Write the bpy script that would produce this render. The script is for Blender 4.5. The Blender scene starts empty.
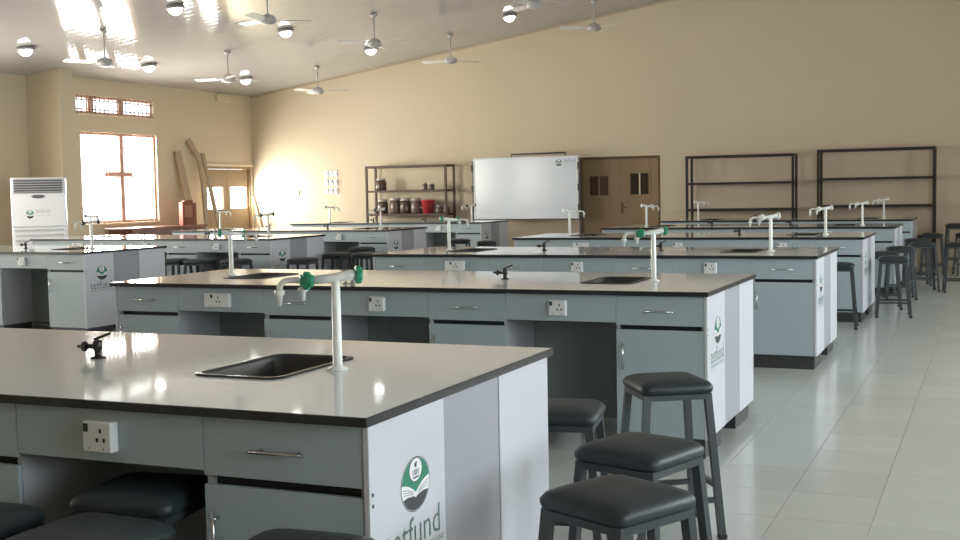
import bpy, bmesh, math, random
from mathutils import Vector, Matrix
random.seed(7)
R = math.radians
sc = bpy.context.scene
COL = sc.collection

# ------------------------------------------------------------------ camera
CAM_F, CAM_H = 1198.04, 1.4816          # focal length in pixels of a 960 px wide frame, eye height
YAW, PITCH, ROLL = 0.40675, -0.065905, -0.018552
fw = Vector((-math.sin(YAW)*math.cos(PITCH), math.cos(YAW)*math.cos(PITCH), math.sin(PITCH)))
r0 = Vector((math.cos(YAW), math.sin(YAW), 0)); u0 = r0.cross(fw)
rt = r0*math.cos(ROLL) + u0*math.sin(ROLL); up = -r0*math.sin(ROLL) + u0*math.cos(ROLL)
cam = bpy.data.cameras.new('camera'); cam.sensor_fit = 'HORIZONTAL'; cam.sensor_width = 36
cam.lens = 36*CAM_F/960; cam.clip_start = 0.05; cam.clip_end = 200
co = bpy.data.objects.new('camera', cam); COL.objects.link(co)
M = Matrix((rt, up, -fw)).transposed().to_4x4(); M.translation = (0, 0, CAM_H)
co.matrix_world = M
sc.camera = co

# ------------------------------------------------------------------ view, sky and daylight
sc.view_settings.view_transform = 'Standard'
sc.view_settings.look = 'None'
sc.view_settings.gamma = 1
sc.view_settings.use_curve_mapping = False
sc.view_settings.exposure = 0.12
sc.cycles.max_bounces = 8
sc.cycles.diffuse_bounces = 5
sc.cycles.glossy_bounces = 4
sc.cycles.sample_clamp_indirect = 6
sc.cycles.use_denoising = True
sc.cycles.use_light_tree = True

SKY = 6.0
w = bpy.data.worlds.new('sky'); sc.world = w; w.use_nodes = True
bg = w.node_tree.nodes['Background']
bg.inputs['Color'].default_value = (0.86, 0.93, 1.0, 1)
bg.inputs['Strength'].default_value = SKY

def daylight(name, loc, rot, sx, sy, power, colour=(0.90, 0.95, 1.0)):
    """sky light coming in through one window opening"""
    l = bpy.data.lights.new(name, 'AREA'); l.shape = 'RECTANGLE'; l.size = sx; l.size_y = sy
    l.energy = power; l.color = colour
    o = bpy.data.objects.new(name, l); COL.objects.link(o)
    o.location = loc; o.rotation_euler = rot
    return o

WL, WR, WB, WF = -15.6, 2.8, 23.2, -3.0      # left, right, back wall planes and the wall behind the camera
G = -0.045                                    # floor level (heights below are counted from 0.90 m worktops)
def ceil_z(x): return 3.72 + 0.146*(x + 15.6)
LEFT_WINDOWS = [(17.6, 19.8, 1.0, 2.72)]
LEFT_HIDDEN = [(12.4, 14.6, 1.0, 2.72), (7.4, 9.6, 1.0, 2.72), (2.4, 4.6, 1.0, 2.72)]
RIGHT_WINDOWS = [(0.6, 2.8, 1.0, 2.72), (4.6, 6.8, 1.0, 2.72), (8.6, 10.8, 1.0, 2.72), (12.6, 14.8, 1.0, 2.72), (16.6, 18.8, 1.0, 2.72)]  # unseen; the one nearest the back wall is added to brighten that end
P_LEFT, P_HIDDEN, P_RIGHT, P_DOOR, P_TRANSOM, P_LAMP = 620, 420, 145, 110, 40, 7.0
for y0, y1, z0, z1 in LEFT_WINDOWS + LEFT_HIDDEN:
    xx = WL if y0 > 16 else WL - 0.3
    daylight('window_daylight', (xx-0.32, (y0+y1)/2, (z0+z1)/2), (0, R(-90), 0), z1-z0+0.2, y1-y0+0.4, P_LEFT if y0 > 16 else P_HIDDEN, (1.0, 0.91, 0.80))
daylight('transom_daylight', (WL-0.32, 18.65, 3.23), (0, R(-90), 0), 0.5, 2.6, P_TRANSOM, (1.0, 0.96, 0.88))
for yc in (21.65, 22.67):
    daylight('door_daylight', (WL-0.12, yc, 1.43), (0, R(-90), 0), 0.45, 0.55, P_DOOR, (1.0, 0.95, 0.86))
for y0, y1, z0, z1 in RIGHT_WINDOWS:
    daylight('window_daylight', (WR+0.32, (y0+y1)/2, (z0+z1)/2), (0, R(90), 0), z1-z0, y1-y0, P_RIGHT*(0.75 if y0 < 7 else 1.25 if y0 < 11 else 0.6), (0.91, 0.96, 1.0))

# ------------------------------------------------------------------ materials
def srgb(r, g, b):
    f = lambda c: (c/255/12.92) if c/255 <= 0.04045 else ((c/255+0.055)/1.055)**2.4
    return (f(r), f(g), f(b), 1)
def mat(name, col, rough=0.5, metal=0.0, spec=0.5, noise=0.0, nscale=8.0, bump=0.0, bscale=200.0, emit=None, estr=0.0, coat=0.0):
    m = bpy.data.materials.new(name); m.use_nodes = True
    nt = m.node_tree; b = nt.nodes['Principled BSDF']
    b.inputs['Base Color'].default_value = col
    b.inputs['Roughness'].default_value = rough
    b.inputs['Metallic'].default_value = metal
    b.inputs['Specular IOR Level'].default_value = spec
    b.inputs['Coat Weight'].default_value = coat
    b.inputs['Coat Roughness'].default_value = 0.05
    tc = nt.nodes.new('ShaderNodeTexCoord')
    if noise:
        n = nt.nodes.new('ShaderNodeTexNoise'); n.inputs['Scale'].default_value = nscale; n.inputs['Detail'].default_value = 4
        nt.links.new(tc.outputs['Object'], n.inputs['Vector'])
        mp = nt.nodes.new('ShaderNodeMapRange'); mp.inputs['To Min'].default_value = 1-noise; mp.inputs['To Max'].default_value = 1+noise
        nt.links.new(n.outputs['Fac'], mp.inputs['Value'])
        mx = nt.nodes.new('ShaderNodeMix'); mx.data_type = 'RGBA'; mx.blend_type = 'MULTIPLY'; mx.inputs['Factor'].default_value = 1
        mx.inputs['A'].default_value = col
        nt.links.new(mp.outputs['Result'], mx.inputs['B'])
        nt.links.new(mx.outputs['Result'], b.inputs['Base Color'])
    if bump:
        n2 = nt.nodes.new('ShaderNodeTexNoise'); n2.inputs['Scale'].default_value = bscale
        nt.links.new(tc.outputs['Object'], n2.inputs['Vector'])
        bp = nt.nodes.new('ShaderNodeBump'); bp.inputs['Strength'].default_value = bump; bp.inputs['Distance'].default_value = 0.002
        nt.links.new(n2.outputs['Fac'], bp.inputs['Height']); nt.links.new(bp.outputs['Normal'], b.inputs['Normal'])
    if emit:
        b.inputs['Emission Color'].default_value = emit; b.inputs['Emission Strength'].default_value = estr
    return m

m_wall = mat('cream wall paint', (0.57, 0.475, 0.345, 1), 0.6, noise=0.03, nscale=1.2, bump=0.15, bscale=90)
m_pillar = m_wall
m_floor_grout = mat('tile grout', (0.27, 0.27, 0.24, 1), 0.8)
m_tile = mat('polished pale floor tile', (0.50, 0.525, 0.50, 1), 0.16, noise=0.05, nscale=3.0)
m_lam = mat('grey blue laminate', (0.375, 0.445, 0.485, 1), 0.38, noise=0.03, nscale=5)
m_carc = mat('light grey carcass board', (0.42, 0.43, 0.46, 1), 0.45)
m_white = mat('white laminate', (0.555, 0.565, 0.615, 1), 0.35)
m_grey = mat('mid grey laminate', (0.315, 0.32, 0.355, 1), 0.4)
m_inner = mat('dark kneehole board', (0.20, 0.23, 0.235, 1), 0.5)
m_black = mat('black gap board', (0.012, 0.015, 0.022, 1), 0.5)
m_top = mat('grey polished worktop', (0.80, 0.85, 0.885, 1), 0.045, noise=0.03, nscale=60, spec=0.25)
m_edge = mat('black worktop edge', (0.018, 0.02, 0.023, 1), 0.3)
m_plinth = mat('black plinth', (0.035, 0.037, 0.038, 1), 0.45)
m_sink = mat('black resin sink', (0.02, 0.022, 0.024, 1), 0.28)
m_tapwhite = mat('white coated tap', (0.72, 0.73, 0.70, 1), 0.25)
m_green = mat('green plastic knob', (0.02, 0.24, 0.13, 1), 0.35)
m_gas = mat('dark bronze gas tap', (0.03, 0.026, 0.026, 1), 0.3, metal=0.4)
m_chrome = mat('brushed steel', (0.55, 0.56, 0.57, 1), 0.25, metal=1)
m_socket = mat('white plastic', (0.72, 0.74, 0.75, 1), 0.3)
m_dot = mat('dark socket hole', (0.02, 0.02, 0.025, 1), 0.5)
m_leather = mat('black vinyl cushion', (0.018, 0.026, 0.031, 1), 0.45, bump=0.25, bscale=260)
m_steel = mat('dark grey painted steel', (0.036, 0.045, 0.051, 1), 0.4)
m_rubber = mat('black rubber', (0.015, 0.015, 0.015, 1), 0.7)
m_rack = mat('dark brown angle iron', (0.018, 0.014, 0.011, 1), 0.5)
m_rackL = mat('rust brown angle iron', (0.07, 0.03, 0.02, 1), 0.5)
m_board = mat('brown shelf board', (0.07, 0.052, 0.036, 1), 0.6)
m_door = mat('brown painted steel door', (0.27, 0.175, 0.095, 1), 0.4, noise=0.05)
m_doordark = mat('dark brown door groove', (0.11, 0.06, 0.03, 1), 0.45)
m_lintel = mat('cream door frame', (0.70, 0.60, 0.42, 1), 0.5)
m_doorglass = mat('brown tinted glass', (0.10, 0.05, 0.03, 1), 0.12)
m_doorglassd = mat('dark tinted glass', (0.035, 0.028, 0.02, 1), 0.1)
m_winframe = mat('pinkish brown window frame', (0.50, 0.32, 0.26, 1), 0.45)
m_bar = mat('painted burglar bar', (0.36, 0.22, 0.17, 1), 0.45)
m_wbsurf = mat('white board enamel', (0.64, 0.69, 0.76, 1), 0.14)
m_wbframe = mat('pale board frame', (0.70, 0.72, 0.74, 1), 0.35)
m_clip = mat('dark grey clip', (0.055, 0.055, 0.06, 1), 0.5)
m_ac = mat('white air conditioner shell', (0.70, 0.71, 0.75, 1), 0.35)
m_acdark = mat('dark louvre recess', (0.10, 0.10, 0.11, 1), 0.5)
m_aclow = mat('grey grille', (0.45, 0.45, 0.48, 1), 0.45)
m_fan = mat('white fan enamel', (0.72, 0.71, 0.69, 1), 0.35)
m_fand = mat('pale grey fan motor', (0.46, 0.45, 0.44, 1), 0.4)
m_lampbase = mat('grey lamp base', (0.28, 0.27, 0.27, 1), 0.45)
m_lamp = mat('glowing lamp bowl', (0.9, 0.9, 0.9, 1), 0.4, emit=(1, 0.97, 0.93, 1), estr=P_LAMP)
m_wood = mat('rough brown plank', (0.38, 0.28, 0.20, 1), 0.7, noise=0.2, nscale=14)
m_redwood = mat('red brown wood', (0.20, 0.055, 0.035, 1), 0.45, noise=0.15, nscale=10)
m_tablewood = mat('polished brown table wood', (0.17, 0.075, 0.055, 1), 0.25, noise=0.12, nscale=9)
m_red = mat('red plastic', (0.62, 0.06, 0.07, 1), 0.35)
m_jar = mat('brown filled jar', (0.10, 0.055, 0.04, 1), 0.25, noise=0.3, nscale=20)
m_jargrey = mat('grey brown filled jar', (0.16, 0.11, 0.09, 1), 0.25, noise=0.3, nscale=20)
m_lid = mat('pale jar lid', (0.45, 0.40, 0.36, 1), 0.35)
m_ink = mat('dark print', (0.03, 0.033, 0.04, 1), 0.4)
m_inkgreen = mat('green print', (0.012, 0.20, 0.115, 1), 0.4)
m_inktext = mat('dark green grey print', (0.09, 0.16, 0.15, 1), 0.4)
m_inkgrey = mat('grey print', (0.30, 0.32, 0.34, 1), 0.4)
m_inkpale = mat('pale grey print', (0.42, 0.43, 0.45, 1), 0.4)
m_paper = mat('white print', (0.80, 0.80, 0.82, 1), 0.4)

def tile_tint(m):
    nt = m.node_tree; b = nt.nodes['Principled BSDF']
    src = b.inputs['Base Color'].links[0].from_socket
    oi = nt.nodes.new('ShaderNodeObjectInfo')
    mp = nt.nodes.new('ShaderNodeMapRange'); mp.inputs['To Min'].default_value = 0.96; mp.inputs['To Max'].default_value = 1.04
    nt.links.new(oi.outputs['Random'], mp.inputs['Value'])
    mx = nt.nodes.new('ShaderNodeMix'); mx.data_type = 'RGBA'; mx.blend_type = 'MULTIPLY'; mx.inputs['Factor'].default_value = 1
    nt.links.new(src, mx.inputs['A']); nt.links.new(mp.outputs['Result'], mx.inputs['B'])
    nt.links.new(mx.outputs['Result'], b.inputs['Base Color'])
tile_tint(m_tile)

def ceiling_material():
    """glossy plastic ceiling strips: long shallow ripples across the strips"""
    m = mat('glossy plastic ceiling strips', (0.42, 0.395, 0.385, 1), 0.08, spec=0.4)
    nt = m.node_tree; b = nt.nodes['Principled BSDF']
    tc = nt.nodes.new('ShaderNodeTexCoord')
    wv = nt.nodes.new('ShaderNodeTexWave'); wv.wave_type = 'BANDS'; wv.bands_direction = 'Y'
    wv.inputs['Scale'].default_value = 1.55; wv.inputs['Distortion'].default_value = 0.6; wv.inputs['Detail'].default_value = 1
    nt.links.new(tc.outputs['Object'], wv.inputs['Vector'])
    mp = nt.nodes.new('ShaderNodeMapping'); mp.inputs['Scale'].default_value = (0.35, 1.6, 1)
    nt.links.new(tc.outputs['Object'], mp.inputs['Vector'])
    n = nt.nodes.new('ShaderNodeTexNoise'); n.inputs['Scale'].default_value = 1.4; n.inputs['Detail'].default_value = 1
    nt.links.new(mp.outputs['Vector'], n.inputs['Vector'])
    ad = nt.nodes.new('ShaderNodeMath'); ad.operation = 'MULTIPLY_ADD'; ad.inputs[1].default_value = 6.0
    nt.links.new(n.outputs['Fac'], ad.inputs[0]); nt.links.new(wv.outputs['Fac'], ad.inputs[2])
    bp = nt.nodes.new('ShaderNodeBump'); bp.inputs['Strength'].default_value = 1.0; bp.inputs['Distance'].default_value = 0.0007
    nt.links.new(ad.outputs[0], bp.inputs['Height']); nt.links.new(bp.outputs['Normal'], b.inputs['Normal'])
    return m
m_ceil = ceiling_material()

def glass_material():
    m = bpy.data.materials.new('clear window glass'); m.use_nodes = True
    nt = m.node_tree; nt.nodes.remove(nt.nodes['Principled BSDF'])
    out = nt.nodes['Material Output']
    t = nt.nodes.new('ShaderNodeBsdfTransparent'); t.inputs['Color'].default_value = (0.95, 0.97, 0.96, 1)
    g = nt.nodes.new('ShaderNodeBsdfGlossy'); g.inputs['Roughness'].default_value = 0.03
    lw = nt.nodes.new('ShaderNodeLayerWeight'); lw.inputs['Blend'].default_value = 0.5
    pw = nt.nodes.new('ShaderNodeMath'); pw.operation = 'POWER'; pw.inputs[1].default_value = 5
    nt.links.new(lw.outputs['Facing'], pw.inputs[0])
    fr = nt.nodes.new('ShaderNodeMath'); fr.operation = 'MULTIPLY_ADD'; fr.inputs[1].default_value = 0.9; fr.inputs[2].default_value = 0.04
    nt.links.new(pw.outputs[0], fr.inputs[0])
    mx = nt.nodes.new('ShaderNodeMixShader')
    nt.links.new(fr.outputs[0], mx.inputs['Fac']); nt.links.new(t.outputs[0], mx.inputs[1]); nt.links.new(g.outputs[0], mx.inputs[2])
    nt.links.new(mx.outputs[0], out.inputs['Surface'])
    return m
m_glass = glass_material()

# ------------------------------------------------------------------ mesh builder
class MB:
    def __init__(self): self.v, self.f, self.mi, self.mats, self.sm = [], [], [], [], []
    def m(self, mt):
        if mt not in self.mats: self.mats.append(mt)
        return self.mats.index(mt)
    def face(self, idx, mt, smooth=False):
        self.f.append(tuple(idx)); self.mi.append(self.m(mt)); self.sm.append(smooth)
    def add(self, pts): 
        n = len(self.v); self.v += [tuple(p) for p in pts]; return list(range(n, n+len(pts)))
    def box(self, x0, x1, y0, y1, z0, z1, mt, ch=0.0, front=None):
        """axis box; ch = small chamfer on all edges; front = other material for the -y face"""
        if ch <= 0:
            i = self.add([(x0,y0,z0),(x1,y0,z0),(x1,y1,z0),(x0,y1,z0),(x0,y0,z1),(x1,y0,z1),(x1,y1,z1),(x0,y1,z1)])
            for k, q in enumerate(((0,3,2,1),(4,5,6,7),(0,1,5,4),(1,2,6,5),(2,3,7,6),(3,0,4,7))):
                self.face([i[a] for a in q], front if (front and k == 2) else mt)
            return
        bm = bmesh.new(); bmesh.ops.create_cube(bm, size=1)
        for v in bm.verts: v.co = ((x0+x1)/2+v.co.x*(x1-x0), (y0+y1)/2+v.co.y*(y1-y0), (z0+z1)/2+v.co.z*(z1-z0))
        bmesh.ops.bevel(bm, geom=bm.edges[:], offset=ch, segments=1, affect='EDGES')
        bm.verts.index_update(); i = self.add([v.co for v in bm.verts])
        for fc in bm.faces: self.face([i[v.index] for v in fc.verts], mt)
        bm.free()
    def beam(self, a, b, w, h, mt, upv=(0,0,1)):
        """square-section bar from a to b"""
        a, b = Vector(a), Vector(b); d = (b-a).normalized()
        s = d.cross(Vector(upv)); s = s.normalized() if s.length > 1e-4 else Vector((1,0,0)); t = s.cross(d)
        i = self.add([p + s*sx*w/2 + t*sy*h/2 for p in (a,b) for sx, sy in ((-1,-1),(1,-1),(1,1),(-1,1))])
        for q in ((0,1,2,3),(7,6,5,4),(0,4,5,1),(1,5,6,2),(2,6,7,3),(3,7,4,0)): self.face([i[k] for k in q], mt)
    def rings(self, rings, mt, cap=True, smooth=True):
        ids = [self.add(r) for r in rings]; n = len(ids[0])
        for a, b in zip(ids, ids[1:]):
            for k in range(n): self.face((a[k], a[(k+1)%n], b[(k+1)%n], b[k]), mt, smooth)
        if cap:
            self.face(ids[0][::-1], mt); self.face(ids[-1], mt)
    def lathe(self, prof, mt, c=(0,0,0), n=16, axis='z', smooth=True):
        c = Vector(c); rs = []
        for r, h in prof:
            ring = []
            for k in range(n):
                a = 2*math.pi*k/n; x, y = r*math.cos(a), r*math.sin(a)
                ring.append(c + (Vector((x,y,h)) if axis == 'z' else Vector((h,x,y)) if axis == 'x' else Vector((y,h,x))))
            rs.append(ring)
        self.rings(rs, mt, True, smooth)
    def tube(self, pts, r, mt, n=10):
        pts = [Vector(p) for p in pts]; rr = r if isinstance(r, (list, tuple)) else [r]*len(pts)
        rs = []; ref = None
        for k, p in enumerate(pts):
            d = (pts[min(k+1, len(pts)-1)] - pts[max(k-1, 0)]).normalized()
            if ref is None: ref = Vector((0,0,1)) if abs(d.z) < 0.9 else Vector((1,0,0))
            s = d.cross(ref).normalized(); t = s.cross(d); ref = t
            rs.append([p + (s*math.cos(2*math.pi*j/n) + t*math.sin(2*math.pi*j/n))*rr[k] for j in range(n)])
        self.rings(rs, mt)
    def poly(self, pts, mt): self.face(self.add(pts), mt)
    def mesh(self, name):
        me = bpy.data.meshes.new(name); me.from_pydata(self.v, [], self.f)
        for mt in self.mats: me.materials.append(mt)
        me.polygons.foreach_set('material_index', self.mi); me.polygons.foreach_set('use_smooth', self.sm)
        me.update(); bm = bmesh.new(); bm.from_mesh(me); bmesh.ops.recalc_face_normals(bm, faces=bm.faces[:]); bm.to_mesh(me); bm.free()
        return me
    def build(self, name, parent=None, loc=None):
        o = bpy.data.objects.new(name, self.mesh(name)); COL.objects.link(o)
        if parent: o.parent = parent
        if loc: o.location = loc
        return o

def tag(o, label=None, cat=None, group=None, kind=None):
    if label: o['label'] = label
    if cat: o['category'] = cat
    if group: o['group'] = group
    if kind: o['kind'] = kind
    return o
def empty(name, loc=(0,0,0), rz=0.0, **k):
    o = bpy.data.objects.new(name, None); COL.objects.link(o); o.empty_display_size = 0.1
    o.location = loc; o.rotation_euler = (0, 0, rz); return tag(o, **k)
def ground(root):
    """put the root on the floor and keep its parts where they are"""
    root.location.z = G
    for ch in root.children: ch.location.z -= G
def copy_tree(o, parent=None):
    c = o.copy(); COL.objects.link(c)
    if parent: c.parent = parent
    for ch in list(o.children): copy_tree(ch, c)
    return c
def rrect(cx, cy, hx, hy, r, z, n=5):
    pts = []
    for qx, qy, a0 in ((1,1,0),(-1,1,90),(-1,-1,180),(1,-1,270)):
        for k in range(n):
            a = R(a0 + 90*k/(n-1)); pts.append((cx+qx*(hx-r)+r*math.cos(a), cy+qy*(hy-r)+r*math.sin(a), z))
    return pts

# ------------------------------------------------------------------ room shell
def wall_boxes(mb, plane, t, a0, a1, ztop, holes, axis, mt):
    """wall slab with rectangular holes; axis 'x' = wall lies in a plane of constant x"""
    ys = sorted({a0, a1, *[h[0] for h in holes], *[h[1] for h in holes]})
    for ya, yb in zip(ys, ys[1:]):
        hs = sorted([h for h in holes if h[0] <= ya+1e-6 and h[1] >= yb-1e-6], key=lambda h: h[2])
        z = G
        segs = []
        for h in hs:
            if h[2] > z+1e-6: segs.append((z, h[2]))
            z = h[3]
        segs.append((z, ztop))
        for za, zb in segs: mb.box(min(plane, plane+t), max(plane, plane+t), ya, yb, za, zb, mt)

win1, trans1, door_hole = (17.6, 19.8, 1.0, 2.72), (17.52, 19.74, 3.06, 3.40), (21.4, 23.12, G, 2.12)
mb = MB()
wall_boxes(mb, WL, -0.14, 16.9, WB+0.25, ceil_z(WL)+0.02, [win1, trans1, door_hole], 'x', m_wall)
wall_boxes(mb, WL-0.3, -0.25, WF, 16.9, ceil_z(WL-0.3)+0.04, LEFT_HIDDEN, 'x', m_wall)
tag(mb.build('wall_left'), kind='structure')
mb = MB()
mb.box(WL-0.55, -15.13, 16.6, 16.95, G, ceil_z(-15.13)+0.02, m_wall, 0.008)
tag(mb.build('trim_1'), kind='structure')

mb = MB()      # back wall: top edge follows the slope of the ceiling, hole for the double door
def back_piece(xa, xb, za, zb=None):
    za_, z1, z2 = za, (zb if zb is not None else ceil_z(xa)+0.02), (zb if zb is not None else ceil_z(xb)+0.02)
    i = mb.add([(xa,WB,za),(xb,WB,za),(xb,WB,z2),(xa,WB,z1),(xa,WB+0.25,za),(xb,WB+0.25,za),(xb,WB+0.25,z2),(xa,WB+0.25,z1)])
    for q in ((0,1,2,3),(7,6,5,4),(0,4,5,1),(1,5,6,2),(2,6,7,3),(3,7,4,0)): mb.face([i[k] for k in q], m_wall)
back_piece(WL-0.3, -7.76, G); back_piece(-7.76, -6.08, 2.12); back_piece(-6.08, WR+0.25, G)
tag(mb.build('wall_back'), kind='structure')
mb = MB()
wall_boxes(mb, WR, 0.25, WF, WB+0.25, ceil_z(WR)+0.04, RIGHT_WINDOWS, 'x', m_wall)
tag(mb.build('wall_right'), kind='structure')
mb = MB()
i = mb.add([(WL-0.55,WF,G),(WR+0.25,WF,G),(WR+0.25,WF,ceil_z(WR+0.25)),(WL-0.55,WF,ceil_z(WL-0.55)),(WL-0.55,WF-0.2,G),(WR+0.25,WF-0.2,G),(WR+0.25,WF-0.2,ceil_z(WR+0.25)),(WL-0.55,WF-0.2,ceil_z(WL-0.55))])
for q in ((0,1,2,3),(7,6,5,4),(0,4,5,1),(1,5,6,2),(2,6,7,3),(3,7,4,0)): mb.face([i[k] for k in q], m_wall)
tag(mb.build('wall_front'), kind='structure')

mb = MB()
xa, xb, ya, yb = WL-0.6, WR+0.3, WF-0.3, WB+0.3
i = mb.add([(xa,ya,ceil_z(xa)),(xb,ya,ceil_z(xb)),(xb,yb,ceil_z(xb)),(xa,yb,ceil_z(xa)),(xa,ya,ceil_z(xa)+0.12),(xb,ya,ceil_z(xb)+0.12),(xb,yb,ceil_z(xb)+0.12),(xa,yb,ceil_z(xa)+0.12)])
for q in ((0,1,2,3),(7,6,5,4),(0,4,5,1),(1,5,6,2),(2,6,7,3),(3,7,4,0)): mb.face([i[k] for k in q], m_ceil)
tag(mb.build('ceiling'), kind='structure')
mb = MB()      # thin cornice strip where the ceiling meets the back wall
mb.beam((WL, WB-0.015, ceil_z(WL)-0.02), (WR, WB-0.015, ceil_z(WR)-0.02), 0.03, 0.05, mat('cornice strip', (0.42,0.33,0.24,1), 0.5))
tag(mb.build('trim_2'), kind='structure')

# floor: recessed grout bed, tiles as pieces
mb = MB(); mb.box(WL-0.55, WR+0.25, WF-0.2, WB+0.25, -0.15, -0.003, m_floor_grout)
floor = tag(mb.build('floor'), kind='structure'); floor.location.z = G
TX, TY, GX, GY = 0.42, 0.50, -0.92, 6.03
tile_me = None
mb = MB(); h = 0.0018
tx, ty = TX/2-h, TY/2-h
mb.rings([[(-tx,-ty,-0.004),(tx,-ty,-0.004),(tx,ty,-0.004),(-tx,ty,-0.004)],
          [(-tx,-ty,-0.0008),(tx,-ty,-0.0008),(tx,ty,-0.0008),(-tx,ty,-0.0008)],
          [(-tx+.001,-ty+.001,0),(tx-.001,-ty+.001,0),(tx-.001,ty-.001,0),(-tx+.001,ty-.001,0)]], m_tile, True, False)
tile_me = mb.mesh('tile')
big = MB()
for ix in range(-37, 9):
    for iy in range(-19, 36):
        x, y = GX+TX*(ix+0.5), GY+TY*(iy+0.5)
        if x < WL-0.6 or x > WR+0.2 or y < WF-0.2 or y > WB+0.2: continue
        near = (-2.6 < x < 1.6 and 2.6 < y < 17.1)
        if near:
            o = bpy.data.objects.new('tile', tile_me); COL.objects.link(o); o.location = (x, y, 0); o.parent = floor
        else:
            i = big.add([(x-tx,y-ty,-0.004),(x+tx,y-ty,-0.004),(x+tx,y+ty,-0.004),(x-tx,y+ty,-0.004),(x-tx,y-ty,0),(x+tx,y-ty,0),(x+tx,y+ty,0),(x-tx,y+ty,0)])
            for q in ((4,5,6,7),(0,1,5,4),(1,2,6,5),(2,3,7,6),(3,0,4,7)): big.face([i[k] for k in q], m_tile)
tag(big.build('floor_tiles', floor), kind='stuff')

# ------------------------------------------------------------------ windows and left door
def window(name, plane, hole, mulls, rails, mw=0.045, bw=0.012, bars=True, nb=8, nr=4, side=1):
    y0, y1, z0, z1 = hole
    fx0, fx1 = (plane-0.12, plane-0.05) if side > 0 else (plane+0.10, plane+0.17)
    fb = MB(); t = 0.05
    fb.box(fx0, fx1, y0, y1, z0, z0+t, m_winframe, 0.004); fb.box(fx0, fx1, y0, y1, z1-t, z1, m_winframe, 0.004)
    fb.box(fx0, fx1, y0, y0+t, z0+t, z1-t, m_winframe, 0.004); fb.box(fx0, fx1, y1-t, y1, z0+t, z1-t, m_winframe, 0.004)
    w_ = tag(fb.build(name), kind='structure')
    for ym in mulls:
        b = MB(); b.box(fx0+0.005, fx1-0.005, ym-mw, ym+mw, z0+t, z1-t, m_winframe, 0.004); b.build('mullion', w_)
    ys = [y0+t] + [e for ym in mulls for e in (ym-mw, ym+mw)] + [y1-t]
    for zr, ya_, yb_ in rails:
        b = MB(); b.box(fx0+0.008, fx1-0.008, ya_, yb_, zr-0.05, zr+0.05, m_winframe, 0.004); b.build('rail', w_)
    for k in range(0, len(ys), 2):
        b = MB(); xm = (fx0+fx1)/2; b.box(xm-0.003, xm+0.003, ys[k], ys[k+1], z0+t, z1-t, m_glass); b.build('pane', w_)
    if bars:
        b = MB(); bx = plane-0.03 if side > 0 else plane+0.03
        for k in range(nb):
            y = y0+(k+0.5)*(y1-y0)/nb; b.beam((bx, y, z0), (bx, y, z1), bw, 0.012, m_bar, (1,0,0))
        for k in range(nr):
            z = z0+(k+0.5)*(z1-z0)/nr; b.beam((bx+0.012, y0, z), (bx+0.012, y1, z), 0.012, bw, m_bar)
        b.build('burglar_bars', w_)
    s = MB()
    xs0, xs1 = (plane-0.049, plane+0.03) if side > 0 else (plane-0.03, plane+0.09)
    s.box(xs0, xs1, y0+0.002, y1-0.002, z0-0.03, z0-0.001, m_lintel, 0.004); s.build('sill', w_)
    return w_
window('window_1', WL, win1, [18.80], [(1.93, 18.3, 19.1)], mw=0.06, bw=0.016, nb=10, nr=3)
window('window_2', WL, trans1, [17.98, 18.83], [], mw=0.08, bw=0.024, nb=18, nr=2)
n = 3
for hhole in LEFT_HIDDEN:
    window('window_%d' % n, WL-0.3, hhole, [(hhole[0]+hhole[1])/2], [], bars=False); n += 1
for hhole in RIGHT_WINDOWS:
    window('window_%d' % n, WR, hhole, [(hhole[0]+hhole[1])/2], [], bars=False, side=-1); n += 1

def left_door():
    b = MB(); x0, x1 = WL-0.14, WL-0.02
    y0, y1, z1 = 21.402, 23.118, 2.118
    b.box(x0, x1, y0, y0+0.05, G, z1, m_door, 0.004); b.box(x0, x1, y1-0.05, y1, G, z1, m_door, 0.004); b.box(x0, x1, y0+0.05, y1-0.05, z1-0.05, z1, m_door, 0.004)
    d = tag(b.build('door_1'), kind='structure')
    ym = (y0+y1)/2
    for a0, a1 in ((y0+0.053, ym-0.004), (ym+0.004, y1-0.053)):
        h = (a0+0.11 if a0 > ym else a0+0.07, a1-0.07 if a0 > ym else a1-0.14, 1.19, 1.67)
        l = MB(); lx0, lx1 = WL-0.10, WL-0.055
        l.box(lx0, lx1, a0, h[0], G+0.004, z1-0.055, m_door, 0.003); l.box(lx0, lx1, h[1], a1, G+0.004, z1-0.055, m_door, 0.003)
        l.box(lx0, lx1, h[0], h[1], G+0.004, h[2], m_door, 0.003); l.box(lx0, lx1, h[0], h[1], h[3], z1-0.055, m_door, 0.003)
        lo = l.build('door_leaf', d)
        p = MB(); p.box(WL-0.08, WL-0.074, h[0]-0.002, h[1]+0.002, h[2]-0.002, h[3]+0.002, m_glass); p.build('pane', lo)
    s = MB(); s.box(WL-0.0, WL+0.035, y0-0.1, WB-0.002, z1+0.004, z1+0.06, m_lintel, 0.005); s.build('lintel', d)
left_door()

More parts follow.
